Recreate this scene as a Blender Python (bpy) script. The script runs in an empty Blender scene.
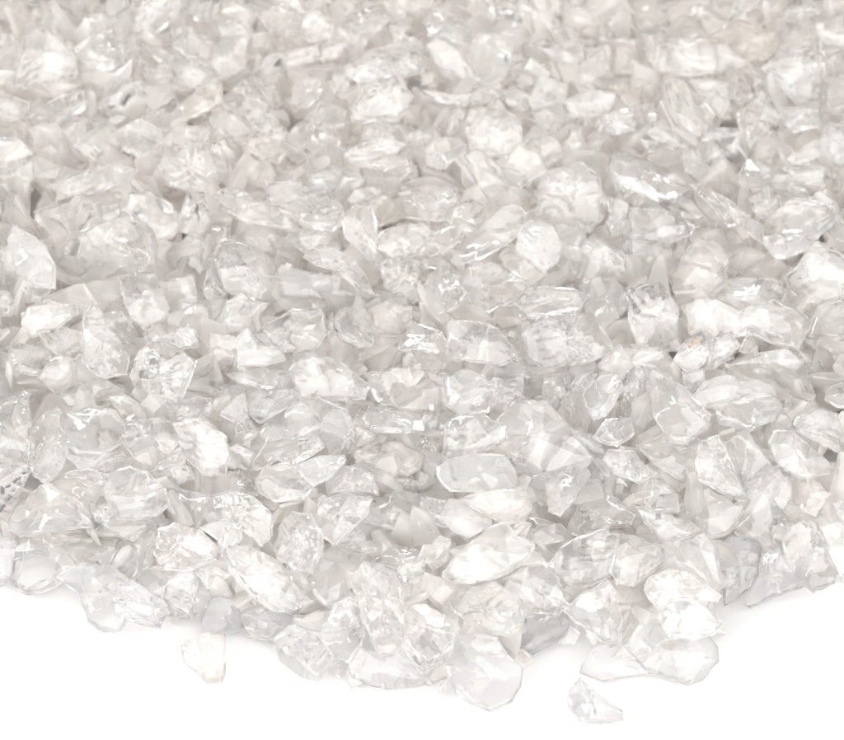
import bpy, math, random
import numpy as np
from mathutils import Vector

scn = bpy.context.scene
COL = scn.collection
# ------------------------------------------------------------------ camera
IMG_W, IMG_H = 844.0, 740.0
PITCH = math.radians(42.0)
DIST, LENS = 0.95, 118.0
cam_d = bpy.data.cameras.new('camera')
cam = bpy.data.objects.new('camera', cam_d); COL.objects.link(cam)
cam_d.lens = LENS; cam_d.sensor_width = 36.0; cam_d.sensor_fit = 'HORIZONTAL'
cam_d.clip_start = 0.02; cam_d.clip_end = 50.0
AIM = Vector((0, 0, 0.02))
cam.location = AIM + Vector((0, -math.cos(PITCH) * DIST, math.sin(PITCH) * DIST))
cam.rotation_euler = (math.pi / 2 - PITCH, 0, 0)
cam_d.dof.use_dof = True; cam_d.dof.focus_distance = 0.89; cam_d.dof.aperture_fstop = 16.0
scn.camera = cam
# ------------------------------------------------------------------ studio light
w = bpy.data.worlds.new('World'); scn.world = w; w.use_nodes = True
nt = w.node_tree; nt.nodes.clear()
tc = nt.nodes.new('ShaderNodeTexCoord'); sx = nt.nodes.new('ShaderNodeSeparateXYZ')
rp = nt.nodes.new('ShaderNodeValToRGB'); bg = nt.nodes.new('ShaderNodeBackground'); wo = nt.nodes.new('ShaderNodeOutputWorld')
mr = nt.nodes.new('ShaderNodeMapRange'); mr.inputs['From Min'].default_value = -1; mr.inputs['From Max'].default_value = 1
nt.links.new(tc.outputs['Generated'], sx.inputs[0]); nt.links.new(sx.outputs['Z'], mr.inputs['Value'])
nt.links.new(mr.outputs[0], rp.inputs[0]); nt.links.new(rp.outputs[0], bg.inputs[0]); nt.links.new(bg.outputs[0], wo.inputs[0])
cr = rp.color_ramp
cr.elements[0].position = 0.45; cr.elements[0].color = (.64, .617, .595, 1)      # studio floor
cr.elements[1].position = 0.58; cr.elements[1].color = (.67, .647, .625, 1)  # bright tent walls
for pos, v in ((.68, .40), (.80, .43), (.90, .64)):                           # dark gap under the tent's bright roof
    e = cr.elements.new(pos); e.color = (v, v * .965, v * .93, 1)
bg.inputs[1].default_value = 1.0

def softbox(name, loc, target, sx_, sy_, power):
    l = bpy.data.lights.new(name, 'AREA'); l.shape = 'RECTANGLE'; l.size = sx_; l.size_y = sy_; l.energy = power
    o = bpy.data.objects.new(name, l); COL.objects.link(o); o.location = loc
    o.rotation_euler = (Vector(target) - Vector(loc)).to_track_quat('-Z', 'Y').to_euler()
    return o
softbox('softbox_lamp', (0.0, -0.84, 0.62), (0, -.18, 0), 2.2, 0.9, 21).data.color = (.985, .985, .985)
softbox('softbox_lamp', (0.45, 1.5, 1.5), (0, 0, 0), 1.1, 0.10, 3.4)
softbox('softbox_lamp', (-0.45, 1.1, 1.8), (0, 0, 0), 0.12, 0.7, 3.2)
softbox('softbox_lamp', (-1.0, -0.15, 0.8), (0, -.10, 0), 0.12, 0.8, 2.6)

vs = scn.view_settings
scn.display_settings.display_device = 'sRGB'
vs.view_transform = 'Standard'; vs.look = 'None'; vs.exposure = 0.40; vs.gamma = 1.0
cy = scn.cycles
cy.max_bounces = 22; cy.transmission_bounces = 22; cy.glossy_bounces = 16; cy.diffuse_bounces = 16; cy.transparent_max_bounces = 8
cy.caustics_reflective = True; cy.caustics_refractive = True; cy.blur_glossy = 0.0
cy.sample_clamp_indirect = 8.0; cy.sample_clamp_direct = 0
cy.use_adaptive_sampling = True; cy.adaptive_threshold = 0.10; cy.adaptive_min_samples = 24
cy.use_denoising = True
try:
    cy.denoiser = 'OPENIMAGEDENOISE'; cy.denoising_input_passes = 'RGB_ALBEDO_NORMAL'; cy.denoising_prefilter = 'ACCURATE'
except Exception:
    pass

# ------------------------------------------------------------------ materials
def mat_new(name):
    m = bpy.data.materials.new(name); m.use_nodes = True
    nt = m.node_tree; nt.nodes.clear()
    return m, nt, nt.nodes, nt.links

def glass_mat(name, tint, body, body_amt, rough=0.03, bump=0.25, fine=1.0, frost=0.0, edge=.10):
    """Broken clear glass: refraction plus a little milky scatter from its bruised surface."""
    m, nt, N, L = mat_new(name)
    out = N.new('ShaderNodeOutputMaterial')
    g = N.new('ShaderNodeBsdfGlass'); g.distribution = 'MULTI_GGX'
    g.inputs['Color'].default_value = (*tint, 1); g.inputs['IOR'].default_value = 1.5
    tl = N.new('ShaderNodeBsdfTranslucent'); tl.inputs[0].default_value = (*body, 1)
    df = N.new('ShaderNodeBsdfDiffuse'); df.inputs[0].default_value = (*body, 1)
    mx1 = N.new('ShaderNodeMixShader'); mx1.inputs[0].default_value = 0.55
    L.new(tl.outputs[0], mx1.inputs[1]); L.new(df.outputs[0], mx1.inputs[2])
    mx = N.new('ShaderNodeMixShader')
    L.new(g.outputs[0], mx.inputs[1]); L.new(mx1.outputs[0], mx.inputs[2]); L.new(mx.outputs[0], out.inputs[0])
    tc = N.new('ShaderNodeTexCoord'); oi = N.new('ShaderNodeObjectInfo'); geo = N.new('ShaderNodeNewGeometry')
    ad = N.new('ShaderNodeVectorMath'); ad.operation = 'ADD'
    sc = N.new('ShaderNodeMath'); sc.operation = 'MULTIPLY_ADD'; sc.inputs[1].default_value = 3.7
    L.new(oi.outputs['Random'], sc.inputs[0]); L.new(geo.outputs['Random Per Island'], sc.inputs[2])
    L.new(tc.outputs['Object'], ad.inputs[0]); L.new(sc.outputs[0], ad.inputs[1])
    # bruised, milky patches
    n1 = N.new('ShaderNodeTexNoise'); n1.inputs['Scale'].default_value = 75; n1.inputs['Detail'].default_value = 3; n1.inputs['Roughness'].default_value = .5
    L.new(ad.outputs[0], n1.inputs['Vector'])
    r1 = N.new('ShaderNodeMapRange'); r1.inputs['From Min'].default_value = .42; r1.inputs['From Max'].default_value = .74
    r1.inputs['To Min'].default_value = body_amt * .9; r1.inputs['To Max'].default_value = min(.95, body_amt * 1.25 + .01)
    L.new(n1.outputs['Fac'], r1.inputs['Value']); L.new(r1.outputs[0], mx.inputs[0])
    pr = N.new('ShaderNodeMapRange'); pr.inputs['From Min'].default_value = .53; pr.inputs['From Max'].default_value = .66
    pr.inputs['To Min'].default_value = 0; pr.inputs['To Max'].default_value = edge
    L.new(geo.outputs['Pointiness'], pr.inputs['Value'])
    ap = N.new('ShaderNodeMath'); ap.operation = 'ADD'; ap.use_clamp = True
    L.new(r1.outputs[0], ap.inputs[0]); L.new(pr.outputs[0], ap.inputs[1]); L.new(ap.outputs[0], mx.inputs[0])
    # roughness varies from polished to bruised
    r2 = N.new('ShaderNodeMapRange'); r2.inputs['From Min'].default_value = .5; r2.inputs['From Max'].default_value = .75
    r2.inputs['To Min'].default_value = rough; r2.inputs['To Max'].default_value = rough + .08 + frost
    L.new(n1.outputs['Fac'], r2.inputs['Value']); L.new(r2.outputs[0], g.inputs['Roughness'])
    # conchoidal ripples and hackle lines
    wv = N.new('ShaderNodeTexWave'); wv.wave_type = 'RINGS'; wv.inputs['Scale'].default_value = 190; wv.inputs['Distortion'].default_value = 5.5
    wv.inputs['Detail'].default_value = 2.5; wv.inputs['Detail Scale'].default_value = 1.2
    mpv = N.new('ShaderNodeMapping'); mpv.inputs['Location'].default_value = (.013, -.006, .009); mpv.inputs['Scale'].default_value = (1, .55, 1)
    L.new(tc.outputs['Object'], mpv.inputs[0]); L.new(mpv.outputs[0], wv.inputs['Vector'])
    n2 = N.new('ShaderNodeTexNoise'); n2.inputs['Scale'].default_value = 420; n2.inputs['Detail'].default_value = 4; L.new(ad.outputs[0], n2.inputs['Vector'])
    n3 = N.new('ShaderNodeTexNoise'); n3.inputs['Scale'].default_value = 150; n3.inputs['Detail'].default_value = 2; L.new(ad.outputs[0], n3.inputs['Vector'])
    r3 = N.new('ShaderNodeMapRange'); r3.inputs['From Min'].default_value = .48; r3.inputs['From Max'].default_value = .66
    r3.inputs['To Min'].default_value = .05; r3.inputs['To Max'].default_value = 1
    L.new(n3.outputs['Fac'], r3.inputs['Value'])
    mu = N.new('ShaderNodeMath'); mu.operation = 'MULTIPLY'; L.new(wv.outputs['Fac'], mu.inputs[0]); L.new(r3.outputs[0], mu.inputs[1])
    ad2 = N.new('ShaderNodeMath'); ad2.operation = 'MULTIPLY_ADD'; ad2.inputs[1].default_value = .55 * fine
    L.new(n2.outputs['Fac'], ad2.inputs[0]); L.new(mu.outputs[0], ad2.inputs[2])
    b = N.new('ShaderNodeBump'); b.inputs['Strength'].default_value = bump; b.inputs['Distance'].default_value = .0012
    L.new(ad2.outputs[0], b.inputs['Height'])
    for s in (g, tl, df):
        L.new(b.outputs[0], s.inputs['Normal'])
    if not body_amt: L.new(g.outputs[0], out.inputs[0])
    return m

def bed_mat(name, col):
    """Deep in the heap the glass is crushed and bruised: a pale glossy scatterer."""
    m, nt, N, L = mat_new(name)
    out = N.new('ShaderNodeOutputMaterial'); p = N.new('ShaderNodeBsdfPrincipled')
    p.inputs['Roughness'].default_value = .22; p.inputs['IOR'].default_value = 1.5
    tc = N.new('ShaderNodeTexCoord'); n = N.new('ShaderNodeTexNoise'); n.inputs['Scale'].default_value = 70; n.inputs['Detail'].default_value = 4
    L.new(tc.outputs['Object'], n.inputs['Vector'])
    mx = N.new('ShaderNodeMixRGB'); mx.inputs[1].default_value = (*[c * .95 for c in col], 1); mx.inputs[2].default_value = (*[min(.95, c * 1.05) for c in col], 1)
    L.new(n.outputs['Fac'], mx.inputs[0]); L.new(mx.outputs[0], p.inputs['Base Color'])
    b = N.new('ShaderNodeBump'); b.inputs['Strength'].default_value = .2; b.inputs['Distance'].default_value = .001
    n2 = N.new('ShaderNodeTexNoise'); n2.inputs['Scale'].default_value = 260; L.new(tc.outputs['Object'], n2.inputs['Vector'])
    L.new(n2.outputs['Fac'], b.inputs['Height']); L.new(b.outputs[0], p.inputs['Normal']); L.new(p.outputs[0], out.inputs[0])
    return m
MATS = {
    'clear':  glass_mat('clear_glass',        (.998, .997, .996), (.98, .97, .96), .11, .010, .06, .30),
    'smooth': glass_mat('smooth_clear_glass', (.998, .997, .996), (.98, .97, .96), .11, .006, .02, .20),
    'ridged': glass_mat('rippled_glass',      (.998, .997, .996), (.98, .97, .96), .10, .010, .13, .40),
    'bright': glass_mat('glinting_glass',     (.998, .997, .996), (.98, .97, .96), .08, .004, .09, .35),
    'milky':  glass_mat('milky_glass',        (.998, .997, .996), (.98, .975, .97), .21, .04, .05, .4, .06),
    'warm':   glass_mat('rosy_glass',         (.997, .992, .989), (.97, .95, .937), .11, .010, .08, .4),
    'tan':    glass_mat('straw_glass',        (.990, .983, .972), (.94, .92, .885), .13, .015, .08, .4),
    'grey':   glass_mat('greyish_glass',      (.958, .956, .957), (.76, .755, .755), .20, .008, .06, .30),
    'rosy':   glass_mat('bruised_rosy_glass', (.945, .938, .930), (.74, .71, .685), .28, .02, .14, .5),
    'dim':    glass_mat('bedded_glass',       (.997, .994, .991), (.97, .947, .925), .28, .03, .06, .4, .04),
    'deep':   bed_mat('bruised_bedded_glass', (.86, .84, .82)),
}
def plain_mat(name, col, rough, metal=0.0):
    m, nt, N, L = mat_new(name)
    out = N.new('ShaderNodeOutputMaterial'); p = N.new('ShaderNodeBsdfPrincipled')
    p.inputs['Roughness'].default_value = rough; p.inputs['Metallic'].default_value = metal
    n = N.new('ShaderNodeTexNoise'); n.inputs['Scale'].default_value = 900
    mx = N.new('ShaderNodeMixRGB'); mx.inputs[1].default_value = (*[c * .7 for c in col], 1); mx.inputs[2].default_value = (*col, 1)
    L.new(n.outputs['Fac'], mx.inputs[0]); L.new(mx.outputs[0], p.inputs['Base Color']); L.new(p.outputs[0], out.inputs[0])
    return m
M_DARK = plain_mat('dark_mirror_coating', (.10, .10, .10), .45, .0)
M_ORANGE = plain_mat('rust_orange_grit', (.50, .33, .20), .7)
M_AMBER = plain_mat('amber_grit', (.78, .66, .48), .6)
M_GROUND = plain_mat('white_sweep', (.64, .64, .64), .9)
M_GROUND.node_tree.nodes['Mix (Legacy)' if 'Mix (Legacy)' in M_GROUND.node_tree.nodes else [n.name for n in M_GROUND.node_tree.nodes if n.type == 'MIX_RGB'][0]].inputs[1].default_value = (.635, .635, .635, 1)

# ------------------------------------------------------------------ geometry of the heap
C = np.array(cam.location); FWD = np.array((0, math.cos(PITCH), -math.sin(PITCH)))
RIGHT = np.array((1., 0, 0)); UP = np.cross(RIGHT, FWD)
K = 36.0 / LENS / IMG_W
def ray(px, py):
    d = FWD + RIGHT * ((px - IMG_W / 2) * K) + UP * ((IMG_H / 2 - py) * K)
    return d / np.linalg.norm(d)
EDGE = [(-400, 560), (-60, 575), (0, 585), (50, 592), (105, 630), (165, 620), (240, 640), (330, 683), (400, 688), (490, 705), (530, 655),
        (590, 640), (650, 682), (700, 682), (722, 605), (780, 600), (844, 582), (900, 575), (1250, 520)]
EX, EY = zip(*EDGE)
def hit_z(px, py, z):
    d = ray(px, py); return C + d * ((z - C[2]) / d[2])
def heap_h(px, py):
    """Height of the heap's skin, rising from its front edge."""
    ye = np.interp(px, EX, EY)
    s = max(0.0, hit_z(px, py, 0)[1] - hit_z(px, ye, 0)[1])
    return 0.006 + 0.040 * (1 - math.exp(-s / 0.075)), s
def surf(px, py):
    h, s = heap_h(px, py)
    return hit_z(px, py, h), h, s

TILES = {'V1': (370, 340, 3.3615), 'P1': (0, 460, 3.836), 'P2': (160, 500, 3.7), 'P3': (320, 520, 3.7), 'P4': (500, 530, 3.609), 'P5': (640, 430, 3.7)}
for r, y0 in zip('ABCD', (0, 185, 370, 555)):
    for c, x0 in enumerate((0, 211, 422, 633)):
        TILES[f'{r}{c}'] = (x0, y0, 4.0)
for k, v in {'R1': (0, 0), 'R2': (270, 0), 'R3': (544, 0), 'R4': (0, 240), 'R5': (270, 240), 'R6': (544, 240), 'S1': (0, 320), 'S2': (270, 320), 'S3': (544, 320), 'N1': (0, 150), 'N2': (270, 150), 'N3': (544, 150)}.items():
    TILES[k] = (*v, 844 / 300)

DATA = """
P1|40,240 60,190 180,85 335,230 340,250 250,265 90,305 50,280|sh|broad smooth triangular glass chip beside the dark mirror-like chip at the heap's side|broad smooth triangle
P1|-25,290 80,310 95,340 85,400 60,460 10,445 -25,430|q
P1|95,310 200,275 330,280 435,330 395,400 230,435 160,485 110,490 65,460 85,400|b
P1|230,460 270,425 415,405 610,535 635,580 600,635 535,628 485,612 455,657 405,657 345,615 320,525 270,490|brhq|long sparkling glass chip with a straight diagonal ridge and two-lobed tip overhanging the white ground|ridged two-lobed chip
P1|430,170 400,110 430,55 500,30 560,50 630,120 640,180 600,215 520,225 450,215|sh|smooth oval glass chip whose lower rim is ringed with shell-like curves|shell-rimmed oval
P1|390,240 450,225 600,225 640,240 600,290 520,320 430,280|b
P1|640,150 700,120 800,130 790,190 750,255 700,230 650,190|s
P1|620,280 680,255 770,270 820,330 810,370 720,420 640,420 600,370|wrh|warm-tinted blocky glass chip with stacked horizontal fracture ridges near the front edge|warm ridged block
P1|420,380 450,320 590,300 620,330 560,410 480,450|s
P1|535,450 600,420 700,420 740,480 720,590 650,575 600,540 545,480|s
P1|-30,60 40,25 110,40 60,140 20,220 -30,240|kb|dark mirror-flecked glass chip cut off by the photo's side edge|dark mirror-flecked chip
P1|355,205 385,172 415,172 438,205 410,240 370,238|bh|tiny round glass bead with a bright spot beside the broad smooth triangle|tiny bright bead
P1|210,120 240,80 330,70 400,120 380,190 340,215|b
P1|250,80 260,50 340,30 420,60 400,110 330,75|b
P2|80,545 110,520 170,500 245,505 240,640 225,670 170,670 130,630 90,600|wrg|lone pinkish blocky glass nugget lying on white ground just off the front edge|lone pinkish nugget
P2|150,100 230,75 300,100 300,150 230,210 215,150|mh|small glass chip with one flat milky white face like torn paper|paper-white facet
P2|240,220 260,180 330,180 440,220 500,340 515,370 480,405 420,400 340,350 260,280|bh|plump oval glass chip with sparkling core overhanging the grey front ledge|plump sparkling oval
P2|410,170 440,90 490,50 560,60 610,130 600,200 570,265 500,250 430,210|rh
P2|580,260 640,175 790,185 810,210 650,385 590,350 575,300|s
P2|580,50 600,0 700,-20 780,0 760,60 650,165 610,130|bh|shield-shaped glass chip pointing straight down with a glinting centre|downward-pointing shield
P2|650,165 740,80 770,180 660,180|s
P2|150,440 180,380 260,350 300,400 300,490 200,495 160,480|bg
P2|270,420 400,400 500,430 480,490 400,515 330,500|sg
P2|470,250 575,270 590,360 520,395 490,330|s
P2|420,530 500,500 590,490 640,570 620,620 590,675 520,640 440,580|rgh
P2|590,500 620,440 650,390 700,365 740,400 755,500 700,600 650,580|bh
P2|20,330 60,290 120,260 180,300 180,370 130,430 60,400 30,370|r
P2|130,260 190,240 260,280 180,330|b
P3|100,540 150,475 225,500 310,462 415,545 390,600 230,620 170,605 120,585|sg|wide flat glass chip with a pale V-shaped crease resting at the front edge|flat creased front chip
P3|455,485 500,440 560,430 650,450 690,500 750,540 740,610 710,665 630,697 560,680 505,640 470,570|shg|large egg-shaped smooth glass chip jutting farthest out onto the white ground from the heap|egg-shaped front chip
P3|120,240 160,180 280,180 300,300 310,370 290,460 220,490 190,420 150,330|rh|tall upright glass wedge with a thin dark line down its middle|dark-lined upright wedge
P3|200,150 280,100 370,130 380,200 300,220 210,180|b
P3|400,100 440,60 480,80 470,150 420,180 390,150|s
P3|310,250 400,190 415,240 380,300 330,320 300,300|wb
P3|300,330 380,350 500,420 480,480 380,530 310,460 315,400|r
P3|460,180 540,90 640,35 690,30 720,80 780,110 770,150 680,200 560,220 490,210|sh|large smooth oblong glass chip rising to a rounded crest behind the ribbed fan|smooth crested oblong
P3|470,270 500,235 640,220 690,270 760,360 740,420 690,445 610,410 530,350|rh|broad leaning glass chip ribbed like a fan, just behind the egg-shaped front chip|ribbed fan
P3|430,300 470,280 540,370 500,400 440,360|d
P3|540,400 600,390 660,430 560,430|d
P4|20,180 90,140 190,130 215,200 240,265 200,300 110,290 40,230|bh
P4|80,370 100,320 180,290 250,330 240,370 200,410 120,445 75,430|sg
P4|230,300 290,250 385,195 415,240 440,320 435,410 380,400 300,350|bh|sharp three-cornered glass pyramid glinting above the notch in the front edge|sharp front pyramid
P4|300,490 360,420 440,410 500,470 540,520 370,545 290,515|sg
P4|500,490 580,410 640,400 740,380 780,430 785,480 730,540 680,553 560,510|bgh|glass chip with a round scalloped end at the front edge near the lone curved shard|round-ended front chip
P4|430,465 480,400 550,270 600,340 600,400 560,440 500,470|m
P4|580,290 620,265 690,255 750,290 785,320 760,360 690,390 620,395 590,340|bh
P4|530,210 550,160 620,140 700,170 780,250 770,270 710,250 640,260 570,280|rh
P4|590,70 640,40 740,25 780,80 790,170 760,210 700,165 640,130|s
P4|410,150 440,30 580,75 590,110 480,190 430,190|s
P4|180,110 240,60 380,15 425,50 400,160 330,190 260,190 210,170|bh|stout glass chip with a creamy flat window-like face behind the sharp front pyramid|creamy windowed chip
P4|390,200 530,210 540,280 470,400 440,410 440,310|d
P4|222,640 250,590 285,547 340,600 450,650 460,680 400,695 290,700 240,670|rg|lone curved comma-shaped glass shard lying apart on the white ground|lone curved shard
P4|220,190 330,195 340,215 250,280 230,250|d
P4|245,340 290,370 270,415 220,410|dg
P5|515,370 540,300 560,265 590,290 660,370 690,460 735,560 720,580 640,595 590,560 540,450|bh|tall pointed arrowhead of glass standing upright at the front edge|upright arrowhead
P5|390,640 440,540 450,450 520,440 600,580 500,620 410,660|bgh|boxy glass chip with a bluish-grey window face at the foot of the upright arrowhead|bluish window chip
P5|300,430 330,390 440,410 450,450 400,590 320,648 310,560|rg
P5|100,440 240,395 270,440 285,560 200,530 110,470|m
P5|150,290 220,180 290,220 370,260 390,280 330,370 260,390 170,330|s
P5|210,130 230,40 290,30 330,110 380,240 300,230 220,180|brh|tall bright glass spire streaked with white folds, with a small black spot at its foot|white-streaked spire
P5|320,60 390,10 440,70 490,150 430,180 360,200|s
P5|370,230 420,180 500,170 545,210 550,250 500,330 450,390 380,380 350,340|s
P5|480,50 500,15 570,10 620,50 710,130 690,160 600,180 530,140 490,90|sh|smooth slanting glass slab with a straight shiny bar along its upper edge|bar-lit slanting slab
P5|550,180 640,190 700,240 650,320 600,300 560,250|w
P5|640,350 700,280 755,270 775,430 700,430 660,370|b
P5|0,170 60,160 130,240 140,300 60,300 0,240|s
P5|0,70 100,20 210,30 220,80 160,180 60,130|s
P5|0,280 60,300 150,320 210,380 100,420 30,340|b
P5|0,440 0,550 90,480 60,430|s
P5|700,440 775,430 775,520 740,530|s
C0|120,240 165,190 215,140 260,175 255,270 270,330 240,400 190,445 140,420 120,330|rh|upright oblong glass chip with a white blunt top behind the broad smooth triangle|white-topped upright chip
C0|260,170 370,150 440,165 500,220 490,290 430,330 390,345 310,335 270,290 255,220|sh|rounded glass chip carrying a short white dash of light across its face|white-dash round chip
C0|500,240 560,215 640,195 700,225 715,270 680,330 640,375 560,360 510,320 490,280|bh
C0|270,340 390,345 480,320 530,360 450,400 330,400|r
C0|-25,180 60,165 110,190 120,330 90,380 30,370 -25,300|r
C0|440,110 500,105 580,150 585,200 540,225 500,215 470,160|s
C0|260,110 300,60 400,35 470,80 430,110 350,145 280,140|s
R4|370,380 400,320 425,292 470,295 555,345 520,420 488,505 440,470 390,440|rh|angular roof-shaped glass chip with a bright white tip at its lowest corner|white-tipped roof
C0|-25,110 30,110 80,90 120,120 70,150 -25,175|wbk
C0|705,200 720,120 840,115 850,165 770,205|r
R4|500,530 570,510 635,555 640,600 625,650 560,650 525,610|bh|glass chip swirled with concentric curls like a seashell|swirled seashell chip
C0|640,370 740,290 740,380 780,430 690,460 600,410|r
C1|305,180 340,130 430,120 540,160 560,230 520,310 470,320 430,265 330,280 310,240|sh|big round boulder-like clear glass chip above the dark-streaked splinter|clear boulder
C1|165,330 170,280 230,230 310,240 340,290 270,350 220,380 170,385|s
C1|160,170 150,100 200,80 310,90 340,120 290,160 200,210|s
C1|40,180 60,130 130,90 150,180 110,220|b
C1|265,350 340,300 430,265 450,310 400,345 320,385|brh|narrow glass splinter marked with dark grey streaks, in front of the clear boulder|dark-streaked splinter
C1|340,390 440,340 530,330 535,360 480,430 410,470 380,440|mh
C1|180,440 210,390 300,375 350,400 400,470 370,515 260,525 200,490|sh
C1|85,420 120,380 160,410 185,470 180,500 110,480|b
C1|470,440 500,390 580,385 650,430 660,500 620,490 560,485 480,500|r
C1|580,340 640,300 740,295 840,350 820,400 780,420 640,400|w
C1|640,400 740,410 810,440 740,480 700,460|s
C1|605,600 650,530 740,490 840,500 830,570 740,640 640,620|s
C1|620,200 640,150 720,140 830,170 844,240 740,255 650,250|bh
C1|570,210 590,160 640,180 640,230 600,250|b
C1|310,60 330,10 390,20 430,110 370,125 330,100|s
R5|60,370 75,325 110,315 220,370 270,410 255,445 150,450 90,440|bh|slanting glass slab with a long bright gleam along its top edge|gleaming-edged slab
C1|80,20 200,0 310,10 300,80 200,80 110,50|b
C1|540,280 560,220 660,260 600,310 550,330|s
C1|100,220 140,190 190,260 150,310 100,300|r
C1|-20,260 60,270 60,300 20,370 -20,380|bm
C1|50,330 100,300 170,330 160,380 80,390|s
C1|-5,500 80,490 170,510 250,590 240,660 200,700 120,640 0,590|rh
C1|200,530 350,530 350,560 280,580|d
R5|280,390 360,370 490,375 520,440 490,485 360,480 300,450|w
R5|495,390 550,368 600,385 630,430 610,485 540,490 500,460|sh|rounded flat glass plate with a scalloped side, behind the big rhombic plate|scalloped round plate
C2|230,50 310,40 390,50 400,110 350,150 270,190 290,100|b
C2|330,230 400,160 510,148 580,220 655,325 560,400 480,410 380,370 325,300|sh|big smooth rhombic glass plate, one of the largest, with a dark slot under its corner|big rhombic plate
C2|100,220 140,185 240,190 325,250 320,290 250,320 180,350 100,350 90,320|bh|folded glass chip with radiating bright creases and a frosted white lower corner|crease-rayed chip
C2|62,400 120,362 200,345 330,340 370,390 390,460 290,480 180,490 110,490 70,450|mh|chunky glass chip with a flat white slab-like face beneath the crease-rayed chip|white-slab chunk
C2|160,520 240,490 400,480 430,550 400,600 330,610 260,580|wf|glass chip enclosing tiny amber specks, in front of the white-slab chunk|amber-specked chip
C2|80,590 110,520 180,510 270,590 270,630 180,680 130,660|bmh
C2|500,440 560,410 610,430 620,510 550,590 510,560|sh
C2|580,400 660,345 740,380 760,450 680,490 620,500 600,430|s
C2|660,340 720,350 810,450 740,440|b
R6|170,620 190,595 250,600 310,655 270,680 200,660|rbh|glass chip grooved with straight parallel stripes like a comb|comb-striped chip
C2|600,600 660,520 750,500 840,580 830,620 740,620 640,660 590,640|b
C2|400,420 520,410 520,480 480,540 420,510|s
C2|0,180 60,190 60,240 30,260 -20,260|s
C2|0,270 70,270 90,330 80,365 20,350 -20,320|r
C2|0,380 90,400 100,480 30,490|d
C2|0,510 90,530 110,620 60,620 0,590|s
C2|350,620 430,580 520,620 560,680 470,700 400,680|s
C2|560,130 620,30 690,0 700,30 640,120 600,190|r
C2|650,110 720,20 780,15 800,70 740,170 690,200 670,160|sh
C2|690,270 740,200 830,200 844,260 780,300 730,290|bh
C2|410,80 460,40 560,50 600,110 560,140 420,120|d
C2|590,240 680,260 730,320 720,350 660,310|s
C2|800,60 844,10 870,60 850,190 790,180|b
C3|62,70 90,30 150,60 230,120 300,180 290,220 200,260 140,260 90,180|sh|pointed-topped leaning glass chip, broad at the base, like a shark fin|shark-fin chip
C3|-20,30 30,10 60,70 90,190 60,230 0,210|b
C3|240,120 290,50 370,20 480,40 550,70 560,110 460,140 340,150 280,150|mh|glass chip topped by a hatched bright white square facet|hatched-white facet
C3|330,170 450,110 560,90 615,150 560,200 450,240 350,220|bh
C3|660,200 720,160 830,190 844,300 820,320 740,280 650,240|b
C3|775,120 790,60 840,30 870,160 810,150|bwh|bright warm-glowing glass chip cut by the photo's side edge|warm-glowing edge chip
C3|590,190 620,120 700,130 730,160 660,210 630,250 580,220|s
C3|560,90 600,40 700,40 720,100 640,120 590,110|d
C3|70,370 110,365 210,430 170,430|b
C3|200,10 280,0 290,60 240,80 205,60|s
C3|480,20 600,0 590,40 500,60|d
B0|225,330 290,200 420,160 530,130 600,190 635,250 620,320 560,350 430,370 330,410 230,400|brh|very large glass chip, clear at one end and brilliantly ribbed at the other|giant rib-ended chip
B0|145,120 230,80 310,45 375,75 340,130 290,190 240,140|bh|brilliant crumpled-looking glass chip under the white-arched shard|crumpled brilliant chip
B0|35,220 60,170 120,210 180,250 215,340 215,420 140,400 75,350|mh|upright glass chip with a broad bright white lower face beside the giant rib-ended chip|white-faced upright chip
B0|490,110 530,40 600,30 680,80 720,140 690,200 630,230 560,140|sh|smooth domed glass chip with fine scratched parallel lines over its shoulder|scratched dome
B0|490,390 560,355 620,360 670,490 640,560 590,575 530,540 495,450|sh|barrel-shaped upright pale glass chip under the giant rib-ended chip|pale barrel chip
B0|300,430 380,390 490,390 495,480 430,510 330,500|d
B0|90,560 120,500 200,465 290,485 305,515 220,570 130,600|bh
B0|330,700 340,550 375,500 410,530 440,600 510,680 500,740 400,760|bh|pointed arch of glass with a bright rim, standing like a tent|bright-rimmed tent
B0|410,520 490,505 570,630 560,660 510,660 450,590|s
B0|590,590 680,520 800,495 820,550 780,640 700,660 610,640|s
B0|640,390 770,370 790,480 730,500 670,480|s
B0|720,240 760,200 830,240 850,300 800,350 740,300|m
B0|40,660 90,640 180,660 230,720 150,760 40,750|b
B0|-20,420 30,430 50,480 30,520 -20,520|bk
B0|60,420 80,370 200,420 160,470 80,460|s
B0|170,210 260,180 250,240 200,250|d
B0|340,160 380,80 470,90 470,130 420,160 350,190|s
R1|450,465 470,420 570,395 605,480 580,550 540,540 480,520|rh|pinkish glass chip crossed by level layered lines, above a chip with black flecks|level-lined pinkish chip
R1|500,640 530,540 570,550 590,620 560,660|kb|small glass chip holding sharp black metallic flecks under the level-lined pinkish chip|black-flecked chip
B0|630,290 640,240 700,230 720,310 680,360|d
B0|-20,240 30,260 70,350 60,410 -20,380|s
B0|160,600 250,570 330,590 330,680 260,700 190,650|s
B1|20,70 50,20 100,10 160,40 180,80 120,110 70,100|bh
B1|70,100 200,60 270,100 380,180 370,200 260,170 140,150|wh|long pinkish glass tongue leading into the crinkled brilliant head|long pinkish tongue
B1|250,90 350,60 470,20 520,90 525,160 480,200 390,170 320,120|brh|large crinkled brilliant glass chip at the end of the long pinkish tongue|crinkled brilliant head
B1|530,130 570,80 640,100 660,150 660,200 670,330 610,280 540,210|bh
B1|20,320 50,260 110,250 230,290 285,340 270,430 220,480 140,440 60,410 30,370|bh|large round glass chip with a frosty sparkling lower side and clear outlined face|frosty-sided round chip
B1|380,290 440,240 500,260 570,300 660,440 600,440 500,340 420,320|bh|arching glass chip with a broad bright rim curving like a visor|bright visor
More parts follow.
